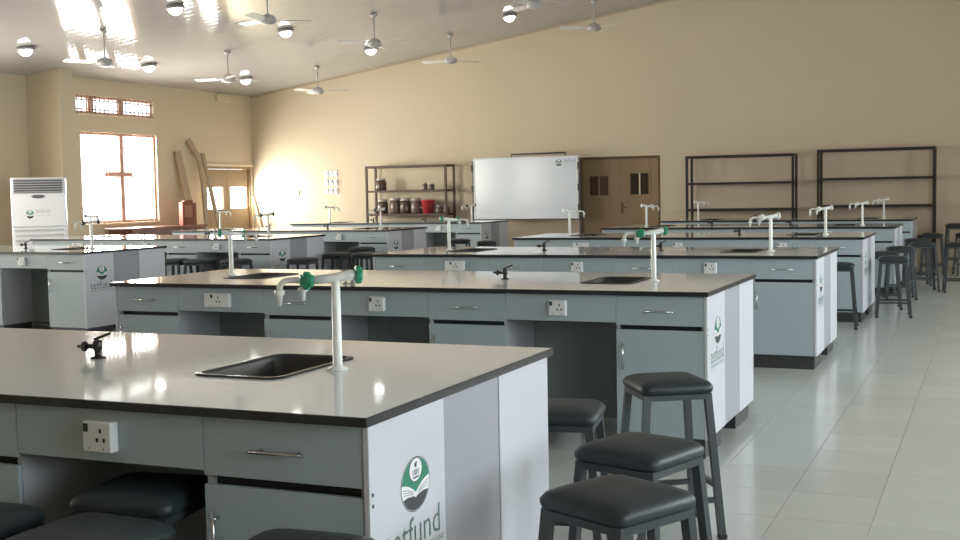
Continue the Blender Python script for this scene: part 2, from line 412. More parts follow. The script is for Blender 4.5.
def back_door():
    b = MB(); x0, x1, z1 = -7.758, -6.082, 2.118; y0, y1 = WB+0.01, WB+0.13
    b.box(x0, x0+0.05, y0, y1, G, z1, m_doordark, 0.004); b.box(x1-0.05, x1, y0, y1, G, z1, m_doordark, 0.004); b.box(x0+0.05, x1-0.05, y0, y1, z1-0.05, z1, m_doordark, 0.004)
    d = tag(b.build('door_2'), kind='structure')
    xm = -6.92
    for k, (a0, a1, hx0, hx1, z0_, z1_) in enumerate(((x0+0.0505, xm-0.0008, -7.58, -7.14, 1.33, 1.75), (xm+0.0008, x1-0.0505, -6.72, -6.31, 1.34, 1.79))):
        l = MB(); ly0, ly1 = WB+0.04, WB+0.08
        l.box(a0, hx0, ly0, ly1, G+0.004, z1-0.0505, m_door, 0.003); l.box(hx1, a1, ly0, ly1, G+0.004, z1-0.0505, m_door, 0.003)
        l.box(hx0, hx1, ly0, ly1, G+0.004, z0_, m_door, 0.003); l.box(hx0, hx1, ly0, ly1, z1_, z1-0.0505, m_door, 0.003)
        lo = l.build('door_leaf', d)
        for px0, px1 in ((hx0+0.02, (hx0+hx1)/2-0.014), ((hx0+hx1)/2+0.014, hx1-0.02)):
            p = MB(); p.box(px0-0.003, px1+0.003, WB+0.052, WB+0.06, z0_+0.015, z1_-0.015, m_doorglass if k == 0 else m_doorglassd); p.build('pane', lo)
        f = MB(); xmid = (hx0+hx1)/2
        f.box(xmid-0.014, xmid+0.014, ly0-0.004, ly1, z0_, z1_, m_door if k == 0 else m_lintel, 0.002)
        for q in ((hx0-0.02, hx1+0.02, z0_-0.05, z0_+0.015), (hx0-0.02, hx1+0.02, z1_-0.015, z1_+0.02), (hx0-0.02, hx0+0.02, z0_+0.015, z1_-0.015), (hx1-0.02, hx1+0.02, z0_+0.015, z1_-0.015)):
            f.box(q[0], q[1], ly0-0.012, ly0+0.01, q[2], q[3], m_door, 0.002)
        f.build('glazing_frame', lo)
        if k == 1:
            hnd = MB(); hnd.box(a0+0.02, a0+0.06, ly0-0.012, ly0, 0.98, 1.2, m_doordark, 0.003); hnd.tube([(a0+0.04, ly0-0.012, 1.1), (a0+0.04, ly0-0.05, 1.1), (a0+0.14, ly0-0.05, 1.1)], 0.009, m_doordark, 8)
            hnd.build('door_handle', lo)
            r_ = MB(); r_.box(a0-0.03, a0+0.02, ly0-0.01, ly0-0.001, 0.02, z1-0.06, m_door, 0.002); r_.build('meeting_strip', lo)
    s = MB(); s.box(x0-0.02, x1+0.03, WB-0.012, WB-0.0005, z1+0.003, z1+0.03, m_lintel, 0.003); s.box(x1+0.004, x1+0.03, WB-0.012, WB-0.0005, G, z1+0.003, m_lintel, 0.003)
    s.build('architrave', d)
back_door()

# ------------------------------------------------------------------ printed emblem and lettering
def emblem_mesh(name, su, sv, frame):
    """round emblem: white ring, green field, white crest disc, white book pages, dark lower half. frame(u, v, lift) -> point"""
    b = MB(); k = 0
    def circ(a0, a1, n, r=1.0, c=(0,0)): return [(c[0]+r*math.cos(a0+(a1-a0)*j/n), c[1]+r*math.sin(a0+(a1-a0)*j/n)) for j in range(n+1)]
    def put(pts, mt, lift): b.poly([frame(u*su, v*sv, lift) for u, v in pts], mt)
    put(circ(0, 2*math.pi, 40)[:-1], m_ink, 0.0006)
    put(circ(0, 2*math.pi, 40, 0.965)[:-1], m_paper, 0.0009)
    a = math.asin(0.14)
    lo = [( -0.96+0.96*t/6, 0.14-0.14*(t/6)**1.2-0.30*(t/6)**2.2) for t in range(1, 7)]
    rg = [(-x, y) for x, y in lo[::-1]][1:]
    put(circ(a, math.pi-a, 24, 0.95) + lo + rg, m_inkgreen, 0.0012)
    put(circ(0, 2*math.pi, 24, 0.45, (0, 0.53))[:-1], m_ink, 0.0015)
    put(circ(0, 2*math.pi, 24, 0.42, (0, 0.53))[:-1], m_paper, 0.0018)
    # crest: bird over shield on a base
    put([(-0.10,0.74),(0.02,0.83),(0.10,0.78),(0.05,0.70),(0.07,0.62),(-0.07,0.62)], m_ink, 0.0021)
    put([(-0.15,0.55),(0.15,0.55),(0.12,0.38),(0,0.30),(-0.12,0.38)], m_inkgrey, 0.0021)
    put([(-0.22,0.28),(0.22,0.28),(0.18,0.22),(-0.18,0.22)], m_ink, 0.0021)
    for s in (1, -1): put([(s*0.24,0.55),(s*0.17,0.53),(s*0.15,0.34),(s*0.20,0.30)][::s], m_inkgrey, 0.0021)
    # dark lower half with the fold of the book
    a = math.asin(0.42)
    put(circ(math.pi+a, 2*math.pi-a, 20, 0.95) + [(0.55,-0.36),(0.12,-0.42),(0,-0.50),(-0.12,-0.42),(-0.55,-0.36)], m_ink, 0.0012)
    # page lines
    for j in range(3):
        for s in (1, -1):
            o_ = j*0.105
            top = [(s*(0.93-0.05*j)*(1-t/5), -0.02-o_*0.95-(0.30-o_*0.6)*(t/5)**1.6) for t in range(5)]
            pts = [p for p in top] + [(x, y-0.035) for x, y in top[::-1]]
            put(pts, m_inkgrey, 0.0012)
    return b.mesh(name)
def text_mesh(name, body, size, xform, mt, shear=0.0):
    c = bpy.data.curves.new('lettering', 'FONT'); c.body = body; c.size = size; c.resolution_u = 2; c.align_x = 'CENTER'
    o = bpy.data.objects.new('lettering', c); COL.objects.link(o)
    bpy.context.view_layer.update()
    me = bpy.data.meshes.new_from_object(o.evaluated_get(bpy.context.evaluated_depsgraph_get()))
    bpy.data.objects.remove(o); bpy.data.curves.remove(c)
    for v in me.vertices: v.co = xform(v.co.x, v.co.y)
    me.materials.clear(); me.materials.append(mt); me.name = name
    return me
def link(name, me, parent=None):
    o = bpy.data.objects.new(name, me); COL.objects.link(o)
    if parent: o.parent = parent
    return o

# ------------------------------------------------------------------ lab bench
L, D, ZT = 4.1426, 1.428, 0.90
CW, KW, OV = 0.51, 0.68, 0.03
CB = 0.065                                    # underside of the cabinets
SINKS = [(-0.745, 0.735), (-L+0.745, 0.735)]
FAUCETS = [(-0.50, 0.72, -1), (-L+0.50, 0.72, 1)]
TAPS = [(-1.50, 0.72), (-L+1.50, 0.72)]
def lab_bench():
    cx, cy = -L/2, D/2                     # local frame: right front corner of the worktop at (0,0); root at the middle of the base
    root = empty('lab_bench')
    def B(mb, name, parent=None):
        if parent is None: mb.v = [(x-cx, y-cy, z) for x, y, z in mb.v]; return mb.build(name, root)
        mb.v = [(x-cx, y-cy, z) for x, y, z in mb.v]; return mb.build(name, parent)
    # worktop with two sink cut-outs
    b = MB(); zs = ZT-0.026; e = 0.003
    xs = sorted([-L, 0] + [s[0]+k*0.15 for s in SINKS for k in (-1, 1)]); ys = [0, SINKS[0][1]-0.245, SINKS[0][1]+0.245, D]
    for i_ in range(5):
        for j in range(3):
            if i_ in (1, 3) and j == 1: continue
            x0, x1, y0, y1 = xs[i_], xs[i_+1], ys[j], ys[j+1]
            x0 += e*(i_ == 0); x1 -= e*(i_ == 4); y0 += e*(j == 0); y1 -= e*(j == 2)
            b.poly([(x0,y0,ZT),(x1,y0,ZT),(x1,y1,ZT),(x0,y1,ZT)], m_top)
            b.poly([(x0,y0,zs),(x0,y1,zs),(x1,y1,zs),(x1,y0,zs)], m_edge)
    lo = [(-L,0),(0,0),(0,D),(-L,D)]; hi = [(-L+e,e),(-e,e),(-e,D-e),(-L+e,D-e)]
    for k in range(4):
        (xa_,ya_),(xb_,yb_),(xc,yc),(xd,yd) = lo[k], lo[(k+1)%4], hi[(k+1)%4], hi[k]
        b.poly([(xa_,ya_,zs),(xb_,yb_,zs),(xb_,yb_,ZT-e),(xa_,ya_,ZT-e)], m_edge)
        b.poly([(xa_,ya_,ZT-e),(xb_,yb_,ZT-e),(xc,yc,ZT),(xd,yd,ZT)], m_edge)
    for sx, sy in SINKS:
        q = [(sx-.15,sy-.245),(sx+.15,sy-.245),(sx+.15,sy+.245),(sx-.15,sy+.245)]
        for k in range(4): b.poly([(*q[k],ZT),(*q[(k+1)%4],ZT),(*q[(k+1)%4],zs),(*q[k],zs)], m_edge)
    B(b, 'worktop')
    for sx, sy in SINKS:
        b = MB()
        prof = [(0.17,0.265,0.05,ZT+0.0005),(0.168,0.263,0.05,ZT+0.006),(0.152,0.247,0.045,ZT+0.006),(0.146,0.241,0.045,ZT-0.004),(0.135,0.230,0.05,ZT-0.19),(0.115,0.21,0.05,ZT-0.205)]
        b.rings([rrect(sx, sy, a_, c_, r_, z_) for a_, c_, r_, z_ in prof], m_sink, False)
        b.face(list(range(len(b.v)-20, len(b.v))), m_sink)
        so = B(b, 'sink')
        d_ = MB(); d_.lathe([(0.03,0),(0.03,0.004),(0.015,0.004),(0.012,0.001)], m_chrome, (sx, sy, ZT-0.205), 12); B(d_, 'drain', so)
    for fx, fy, sgn in FAUCETS:
        c = Vector((fx, fy, 0)); dr = Vector((0.80*sgn, 0.60*sgn, 0)); dr.normalize()
        b = MB(); b.lathe([(0.036,ZT+0.0005),(0.036,ZT+0.006),(0.020,ZT+0.014),(0.016,ZT+0.02),(0.0145,ZT+0.30),(0.0145,ZT+0.312)], m_tapwhite, c, 16)
        zb = ZT+0.305
        b.tube([c+Vector((0,0,zb+0.008))-dr*0.065, c+Vector((0,0,zb+0.008))-dr*0.045, c+Vector((0,0,zb)), c+Vector((0,0,zb-0.005))+dr*0.085], [0.017,0.018,0.016,0.013], m_tapwhite, 12)
        fo = B(b, 'faucet')
        g = MB(); e0 = c+Vector((0,0,zb-0.004))+dr*0.08
        dg = Vector((sgn*0.96, sgn*0.28, 0)).normalized()
        pts = [e0] + [e0+dg*t for t in (0.03, 0.06, 0.08)] + [e0+dg*0.095+Vector((0,0,-0.006)), e0+dg*0.105+Vector((0,0,-0.018)), e0+dg*0.107+Vector((0,0,-0.034))]
        g.tube(pts, 0.0105, m_tapwhite, 10)
        tip = pts[-1]; g.lathe([(0.010,0.003),(0.017,0),(0.017,-0.012),(0.010,-0.018),(0.0065,-0.05)], m_tapwhite, tip, 10)
        B(g, 'spout', fo)
        nz = MB(); tip = e0+dg*0.028; nz.lathe([(0.008,0.0),(0.009,-0.022),(0.017,-0.026),(0.017,-0.036),(0.010,-0.040),(0.0075,-0.068)], m_tapwhite, tip, 10); B(nz, 'nozzle', fo)
        for base, ax in ((e0+Vector((-0.004*sgn,0.018*sgn,0)), Vector((0.25*sgn,sgn,0))), (c+Vector((0,0,zb+0.008))-dr*0.064, -dr)):
            ax.normalize(); k_ = MB(); s_ = ax.cross(Vector((0,0,1))).normalized(); t_ = Vector((0,0,1))
            rs = []
            for rad, h_ in ((0.018,0.0),(0.030,0.004),(0.030,0.018),(0.016,0.026)):
                rs.append([base+ax*h_+(s_*math.cos(2*math.pi*j/18)+t_*math.sin(2*math.pi*j/18))*rad*(1.0 if j % 3 else 0.80) for j in range(18)])
            k_.rings(rs, m_green, True, False); B(k_, 'handle', fo)
    for tx_, ty_ in TAPS:
        b = MB(); c = Vector((tx_, ty_, ZT+0.0005))
        b.lathe([(0.028,0),(0.028,0.005),(0.013,0.009),(0.013,0.030),(0.017,0.033),(0.017,0.062),(0.012,0.068)], m_gas, c, 12)
        go = B(b, 'gas_tap')
        nz = MB(); nz.tube([c+Vector((-0.012,-0.004,0.044)), c+Vector((-0.04,-0.012,0.044))], 0.009, m_gas, 8)
        nz.lathe([(0.008,-0.052),(0.019,-0.050),(0.019,-0.043),(0.008,-0.040)], m_gas, c+Vector((0,-0.014,0.044)), 10, 'x')
        nz.tube([c+Vector((-0.055,-0.016,0.044)), c+Vector((-0.074,-0.021,0.044))], [0.008, 0.005], m_gas, 8); B(nz, 'hose_nozzle', go)
        lv = MB(); lv.beam(c+Vector((-0.012,0,0.068)), c+Vector((0.05,0.012,0.092)), 0.014, 0.009, m_gas); B(lv, 'lever', go)
    # cabinets front row, plain carcasses in the rear row
    x = -OV
    fy = OV
    for k in range(4):
        x1 = x; x0 = x-CW
        b = MB(); yf, yb = fy+0.020, 0.50; zt = ZT-0.0265
        t = 0.018
        b.box(x0, x0+t, yf, yb, CB, zt, m_carc); b.box(x1-t, x1, yf, yb, CB, zt, m_carc)
        b.box(x0+t, x1-t, yf+0.02, yb, CB, zt, m_black)
        co_ = B(b, 'cabinet_body')
        b = MB(); b.box(x0+0.012, x1-0.004, fy+0.022, yb-0.02, G, CB-0.0005, m_plinth); B(b, 'plinth', co_)
        b = MB(); b.box(x0+0.0012, x1-0.0012, yf-0.018, yf-0.0005, 0.703, zt-0.003, m_lam, 0.0015); dro = B(b, 'drawer')
        xm = (x0+x1)/2
        def handle(p, q):
            h_ = MB(); off = Vector((0,-0.028,0)); p, q = Vector(p), Vector(q); dd = (q-p)
            h_.tube([p+off, q+off], 0.006, m_chrome, 8)
            for f_ in (0.15, 0.85): h_.tube([p+dd*f_, p+dd*f_+off], 0.005, m_chrome, 8)
            return h_
        B(handle((xm-0.085, yf-0.018, 0.785), (xm+0.085, yf-0.018, 0.785)), 'handle', dro)
        b = MB(); b.box(x0+0.0012, x1-0.0012, yf-0.018, yf-0.0005, CB+0.004, 0.677, m_lam, 0.0015); doo = B(b, 'door')
        B(handle((x0+0.045, yf-0.018, 0.45), (x0+0.045, yf-0.018, 0.61)), 'handle', doo)
        if k < 3:
            a1, a0 = x0, x0-KW
            b = MB(); b.box(a0+0.001, a1-0.001, yf-0.018, yf, 0.715, zt, m_lam, 0.0015); ap = B(b, 'apron_panel')
            b = MB(); sx0 = (a0+a1)/2-0.005; wide = 0.045 if k == 2 else 0.0
            b.box(sx0-0.052-wide, sx0+0.052+wide, yf-0.053, yf-0.0185, 0.748, 0.838, m_socket, 0.004)
            b.box(sx0-0.045, sx0-0.030, yf-0.056, yf-0.053, 0.808, 0.832, m_dot)
            for hx, hz in ((0.014, 0.812), (0.002, 0.785), (0.027, 0.785)): b.box(sx0+hx-0.004, sx0+hx+0.004, yf-0.0540, yf-0.053, hz-0.006, hz+0.006, m_dot)
            for hx in (-0.042, 0.042): b.lathe([(0.003,-0.001),(0.003,0.0)], m_chrome, (sx0+hx*0.6, yf-0.053, 0.760), 6, 'y')
            B(b, 'power_socket')
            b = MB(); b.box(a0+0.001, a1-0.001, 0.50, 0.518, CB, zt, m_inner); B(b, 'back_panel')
        # rear row: closed carcass of the same width
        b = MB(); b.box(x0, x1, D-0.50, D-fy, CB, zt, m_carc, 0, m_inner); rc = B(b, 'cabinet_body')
        b = MB(); b.box(x0+0.02, x1-0.012, D-0.48, D-fy-0.022, G, CB-0.0005, m_plinth); B(b, 'plinth', rc)
        if k < 3:
            b = MB(); b.box(a0+0.001, a1-0.001, D-fy-0.02, D-fy-0.002, 0.715, zt, m_lam, 0.0015); B(b, 'apron_panel')
        x = x0-KW
    # end panels: white, grey, white
    for side in (1, -1):
        xi = -OV if side == 1 else -L+OV
        xo = xi+side*0.018
        xa_, xb_ = min(xi, xo)+(0.0005 if side == 1 else 0), max(xi, xo)-(0.0005 if side == -1 else 0)
        for k, (y0, y1) in enumerate(((fy-0.001, 0.497), (0.502, 0.926), (0.931, D-fy-0.002))):
            b = MB(); ins = 0.003 if k == 1 else 0
            b.box(xa_+(0 if side == 1 else ins), xb_-(ins if side == 1 else 0), y0, y1, CB, ZT-0.0265, m_grey if k == 1 else m_white, 0.0015)
            eo = B(b, 'middle_panel' if k == 1 else 'end_panel')
            if side == 1 and k == 0:
                fr = lambda u, v, l: (xo-cx+l, 0.298+u-cy, 0.657+v)
                link('emblem', emblem_mesh('emblem', 0.092, 0.078, fr), eo)
                link('lettering', text_mesh('lettering', 'tetfund', 0.135, lambda u, v: (xo-cx+0.0008, 0.283+u*0.90-cy, 0.484+v*0.90), m_inktext), eo)
                link('small_lettering', text_mesh('small_lettering', 'TERTIARY EDUCATION TRUST FUND', 0.024, lambda u, v: (xo-cx+0.0008, 0.293+u*0.92-cy, 0.455+v), m_inktext), eo)
                sb = MB()
                for zz in (0.685, 0.655): sb.lathe([(0.006,0),(0.006,0.001)], m_ink, (xo, fy+0.016, zz), 8, 'x')
                B(sb, 'screw_caps', eo)
    return root

BENCH = [
 (-1.491, 2.700, 'grey topped lab bench nearest the camera, its end panel bearing the largest emblem'),
 (-1.451, 6.544, 'second lab bench from the camera in the right column, front fully in view'),
 (-1.330, 10.066, 'third lab bench of the right column, right behind the second'),
 (-1.314, 13.687, 'fourth lab bench of the right column, a stool before its right end'),
 (-1.229, 17.024, 'fifth lab bench of the right column, last but one before the wall'),
 (-1.217, 20.434, 'farthest lab bench of the right column, in front of the two empty dark racks'),
 (-9.056, 10.189, 'nearest lab bench of the left column, cut by the left edge of the photo'),
 (-8.838, 13.505, 'second lab bench of the left column, black stools lined up along its front'),
 (-8.712, 16.610, 'third lab bench of the left column, its emblem end beside three stools'),
 (-8.761, 20.427, 'farthest lab bench of the left column, in front of the rack of jars')]
proto = lab_bench()
ground(proto)
for k, (x, y, lab) in enumerate(BENCH):
    o = proto if k == 0 else copy_tree(proto)
    o.location = (x-L/2, y+D/2, G)
    tag(o, lab, 'lab bench', 'lab benches in two columns')
    if k >= 2:                                   # farther benches have pale or dark tap knobs instead of green ones
        for ch in [c_ for c_ in o.children if c_.name.startswith('faucet')][:1 if k == 2 else 2]:
            if ch.name.startswith('faucet'):
                for hd in ch.children:
                    if hd.name.startswith('handle'):
                        hd.material_slots[0].link = 'OBJECT'; hd.material_slots[0].material = m_gas if k >= 6 else m_tapwhite

# ------------------------------------------------------------------ stools
def make_stool():
    root = empty('stool')
    hs = 0.652-G
    def sq(s, z, r=0.05): return rrect(0, 0, s, s, min(r, s*0.6), z, 5)
    b = MB()
    b.rings([sq(0.150, hs-0.062, .035), sq(0.160, hs-0.058, .035), sq(0.165, hs-0.046, .04), sq(0.165, hs-0.034, 0.04), sq(0.155, hs-0.018, 0.045), sq(0.130, hs-0.007, 0.045), sq(0.09, hs, 0.04), sq(0.045, hs+0.003, 0.025)], m_leather)
    b.build('seat', root)
    b = MB(); a, z0, z1 = 0.138, hs-0.088, hs-0.063
    for s in (-1, 1):
        b.box(-a, a, s*a-0.014, s*a+0.014, z0, z1, m_steel, 0.002); b.box(s*a-0.014, s*a+0.014, -a+0.0142, a-0.0142, z0, z1, m_steel, 0.002)
    b.build('seat_frame', root)
    ft = lambda sx, sy, z: Vector((sx*(0.136+0.047*(1-z/(hs-0.064))), sy*(0.136+0.047*(1-z/(hs-0.064))), z))
    for sx in (-1, 1):
        for sy in (-1, 1):
            b = MB(); b.beam(ft(sx, sy, 0.012), ft(sx, sy, hs-0.064), 0.030, 0.030, m_steel, (0,1,0)); lg = b.build('leg', root)
            p = ft(sx, sy, 0); f = MB(); f.box(p.x-0.018, p.x+0.018, p.y-0.018, p.y+0.018, 0, 0.022, m_rubber, 0.003); f.build('rubber_foot', lg)
    for s in (-1, 1):
        b = MB(); b.beam(ft(-1, s, 0.17), ft(1, s, 0.17), 0.022, 0.022, m_steel); b.build('stretcher', root)
        b = MB(); b.beam(ft(s, -1, 0.23), ft(s, 1, 0.23), 0.022, 0.022, m_steel); b.build('stretcher', root)
    return root
STOOLS = [
 (-0.965, 3.180, 64, 'black cushioned stool nearest the camera, in the aisle beside the nearest bench end'),
 (-1.075, 3.800, 72, 'black cushioned stool right behind the nearest aisle stool'),
 (-1.330, 5.160, 33, 'black cushioned stool standing in front of the emblem end of the second bench'),
 (-1.560, 4.380, 10, 'black stool half hidden behind the right back corner of the nearest bench'),
 (-2.280, 2.790, 8, 'dark stool pushed into the kneehole of the nearest bench below its socket'),
 (-2.545, 2.350, 2, 'black stool seat at the lower left corner of the photo'),
 (-2.110, 2.350, -3, 'black stool seat at the bottom edge under the nearest bench socket'),
 (-1.530, 2.400, 4, 'black stool seat at the bottom edge in front of the nearest bench drawer'),
 (-1.530, 13.200, 4, 'dark stool in front of the right end of the fourth right bench'),
 (-1.070, 14.480, 6, 'dark stool standing alone in the aisle beside the fourth right bench'),
 (-1.240, 15.400, 8, 'dark stool mostly hidden behind the lone aisle stool beside the fourth right bench'),
 (-1.150, 16.700, 10, 'dark stool in front of the emblem end of the fifth right bench'),
 (-0.930, 18.000, 12, 'dark stool in the aisle beside the back of the fifth right bench'),
 (-1.080, 19.000, 10, 'dark stool in the aisle between the fifth and the farthest right bench'),
 (-0.950, 21.100, 6, 'dark stool beside the end of the farthest right bench under the rack'),
 (-0.470, 17.900, 5, 'dark stool cut by the right edge of the photo, frontmost at that edge'),
 (-0.420, 21.200, 12, 'dark stool at the right edge of the photo behind the frontmost stool there'),
 (-0.620, 22.300, 9, 'tall dark stool against the back wall at the right edge of the photo'),
 (-10.14, 13.180, 3, 'leftmost dark stool in front of the second left bench'),
 (-9.710, 13.140, 2, 'second stool from the left in front of the second left bench'),
 (-9.180, 13.200, 4, 'dark stool in front of the emblem end drawer of the second left bench'),
 (-8.380, 13.550, 5, 'dark stool standing in front of the end panel of the second left bench'),
 (-8.560, 14.750, 2, 'left stool of the pair in front of the third left bench'),
 (-8.110, 14.800, 4, 'right stool of the pair in front of the third left bench'),
 (-9.020, 16.330, 3, 'dark stool close against the drawer front of the third left bench'),
 (-8.620, 19.150, 14, 'dark stool in front of the farthest left bench below its right faucet'),
 (-7.800, 18.400, 25, 'dark stool in the aisle beyond the third left bench end')]
s0 = make_stool()
for k, (x, y, a, lab) in enumerate(STOOLS):
    o = s0 if k == 0 else copy_tree(s0)
    o.location = (x, y, G); o.rotation_euler = (0, 0, R(a))
    if 'tall' in lab: o.scale = (1, 1, 1.17)
    tag(o, lab, 'stool', 'square black lab stools')

# ------------------------------------------------------------------ racks along the back wall
def rack(name, x0, x1, y0, y1, ztop, levels, mf, mboard, lab):
    root = empty(name, ((x0+x1)/2, (y0+y1)/2, 0)); tag(root, lab, 'rack', 'iron racks along the back wall')
    ox, oy = (x0+x1)/2, (y0+y1)/2; t = 0.045
    X0, X1, Y0, Y1 = x0-ox, x1-ox, y0-oy, y1-oy
    for px in (X0, X1-t):
        for py in (Y0, Y1-t):
            b = MB(); b.box(px, px+t, py, py+t, G, ztop, mf, 0.003); b.build('post', root)
    for z in levels + [ztop]:
        b = MB(); zz = z-0.045
        b.box(X0+t, X1-t, Y0, Y0+0.03, zz, z, mf, 0.002); b.box(X0+t, X1-t, Y1-0.03, Y1, zz, z, mf, 0.002)
        b.box(X0+0.005, X0+0.035, Y0+t, Y1-t, zz, z, mf, 0.002); b.box(X1-0.035, X1-0.005, Y0+t, Y1-t, zz, z, mf, 0.002)
        b.build('shelf_frame' if z != ztop else 'top_frame', root)
        if z != ztop or mf is m_rack:
            b = MB(); b.box(X0+0.036, X1-0.036, Y0+0.031, Y1-0.031, z-0.022, z-0.004, mboard, 0.001); b.build('shelf_board' if z != ztop else 'top_board', root)
    ground(root); return root
rack('storage_rack', -5.45, -3.42, 22.66, 23.12, 2.07, [0.52, 1.06, 1.56], m_rack, m_board, 'empty dark iron rack just right of the brown double doors')
rack('storage_rack', -3.01, -0.98, 22.66, 23.12, 2.12, [0.54, 1.10, 1.60], m_rack, m_board, 'empty dark iron rack at the far right of the back wall')
rack('storage_rack', -12.40, -10.49, 22.66, 23.12, 2.05, [0.52, 1.03, 1.53], m_rackL, m_board, 'rusty brown rack holding jars and a red bucket')

def jar(name, x, y, z, r, hgt, body, lidm, lab, cat='jar', group=None, lid=True):
    root = empty(name, (x, y, z+0.001)); tag(root, lab, cat, group)
    hb = hgt*0.82 if lid else hgt
    b = MB(); b.lathe([(r*0.92,0),(r,0.02),(r,hb*0.85),(r*0.80,hb)], body, n=16); b.build('jar_body', root)
    if lid:
        b = MB(); b.lathe([(r*0.82,hb+0.0003),(r*0.86,hb+0.004),(r*0.86,hgt-0.005),(r*0.78,hgt)], lidm, n=16); b.build('lid', root)
    return root
zl, zu = 1.03, 1.53
JG = 'jars on the lower shelf of the brown rack'
jar('jar', -12.08, 22.84, zl, 0.115, 0.31, m_jar, m_lid, 'dark filled jar at the left end of the lower shelf', group=JG)
jar('jar', -11.80, 22.88, zl, 0.125, 0.34, m_jargrey, m_lid, 'grey brown jar second from the left on the lower shelf', group=JG)
jar('jar', -11.55, 22.86, zl, 0.118, 0.33, m_jar, m_lid, 'dark jar third from the left on the lower shelf', group=JG)
jar('jar', -11.29, 22.86, zl, 0.118, 0.32, m_jargrey, m_lid, 'grey jar with pale lid beside the red bucket', group=JG)
jar('jar', -10.775, 22.88, zl, 0.075, 0.17, m_jargrey, m_lid, 'small grey jar right of the red bucket', group=JG)
jar('jar', -10.61, 22.90, zl, 0.07, 0.15, m_jar, m_lid, 'small dark jar at the right end of the lower shelf', group=JG)
jar('jar', -11.07, 22.84, zu, 0.055, 0.15, m_jargrey, m_lid, 'small pale topped jar left of its twin on the upper shelf', group='small jars on the upper shelf of the brown rack')
jar('jar', -10.92, 22.86, zu, 0.06, 0.13, m_jar, m_lid, 'small dark jar on the right half of the upper shelf', group='small jars on the upper shelf of the brown rack')
pot = jar('glass_pot', -12.12, 22.86, zu, 0.115, 0.26, m_jar, m_lid, 'round dark pot with pale top at the left of the upper shelf', 'pot')
bk = empty('bucket', (-11.0, 22.83, zl+0.001)); tag(bk, 'red plastic bucket on the lower shelf of the brown rack', 'bucket')
b = MB(); b.rings([[(r_*math.cos(2*math.pi*k/18), r_*math.sin(2*math.pi*k/18), z) for k in range(18)] for r_, z in ((0.105,0),(0.145,0.27),(0.155,0.27),(0.155,0.285),(0.142,0.285),(0.102,0.01))], m_red); b.build('bucket_body', bk)
b = MB(); b.tube([(-0.15,0,0.265),(-0.155,-0.07,0.20),(-0.09,-0.155,0.12),(0,-0.175,0.09),(0.09,-0.155,0.12),(0.155,-0.07,0.20),(0.15,0,0.265)], 0.004, m_chrome, 6); b.build('handle', bk)

# ------------------------------------------------------------------ whiteboard
def whiteboard():
    x0, x1, z0, z1, y = -9.88, -7.62, 0.90, 2.15, 22.70
    ox = (x0+x1)/2; root = empty('whiteboard', (ox, y, 0)); tag(root, 'large whiteboard on a stand left of the brown double doors', 'whiteboard')
    w2 = (x1-x0)/2
    b = MB(); b.box(-w2+0.03, w2-0.03, -0.012, 0.012, z0+0.03, z1-0.03, m_wbsurf); bo = b.build('board', root)
    b = MB()
    for q in ((-w2, w2, z1-0.03, z1), (-w2, w2, z0, z0+0.03), (-w2, -w2+0.03, z0+0.03, z1-0.03), (w2-0.03, w2, z0+0.03, z1-0.03)): b.box(q[0], q[1], -0.02, 0.02, q[2], q[3], m_wbframe, 0.004)
    b.build('frame', root)
    for sx in (-1, 1):
        for z in (z0+0.22, z0+0.62, z0+1.05):
            b = MB(); b.box(sx*w2-0.03+sx*0.022, sx*w2+0.03+sx*0.022, -0.026, 0.026, z-0.07, z+0.07, m_clip, 0.004); b.build('clip', root)
        b = MB(); b.beam((sx*(w2+0.03), 0.045, G+0.06), (sx*(w2+0.03), 0.045, z1-0.06), 0.04, 0.03, m_clip, (0,1,0)); b.build('post', root)
        b = MB(); b.beam((sx*(w2+0.03), -0.30, G+0.05), (sx*(w2+0.03), 0.36, G+0.05), 0.04, 0.04, m_clip); fo = b.build('foot', root)
        for yy in (-0.28, 0.34):
            c = MB(); c.lathe([(0.028,-0.01),(0.028,0.01)], m_rubber, (sx*(w2+0.03), yy, G+0.0285), 12, 'x'); c.build('castor', fo)
    b = MB(); b.box(-w2+0.05, w2-0.05, -0.07, -0.0205, z0-0.02, z0-0.002, m_clip, 0.003); b.build('pen_tray', root)
    b = MB(); b.tube([(-0.30,0.03,z1+0.055),(0.86,0.03,z1+0.065)], 0.017, m_clip, 8)
    for xx in (-0.30, 0.86): b.tube([(xx,0.03,z1+0.06),(xx,0.03,z1-0.02)], 0.012, m_clip, 8)
    b.build('top_bar', root)
    fr = lambda u, v, l: (0.73+u, -0.0122-l, 2.015+v)
    link('emblem', emblem_mesh('emblem', 0.07, 0.065, fr), bo)
    link('lettering', text_mesh('lettering', 'tetfund', 0.11, lambda u, v: (0.96+u*0.8, -0.0128, 2.02+v), m_inkgrey), bo)
    link('small_lettering', text_mesh('small_lettering', 'TERTIARY EDUCATION TRUST FUND', 0.022, lambda u, v: (0.96+u*0.75, -0.0128, 1.975+v), m_inkgrey), bo)
    ground(root)
whiteboard()

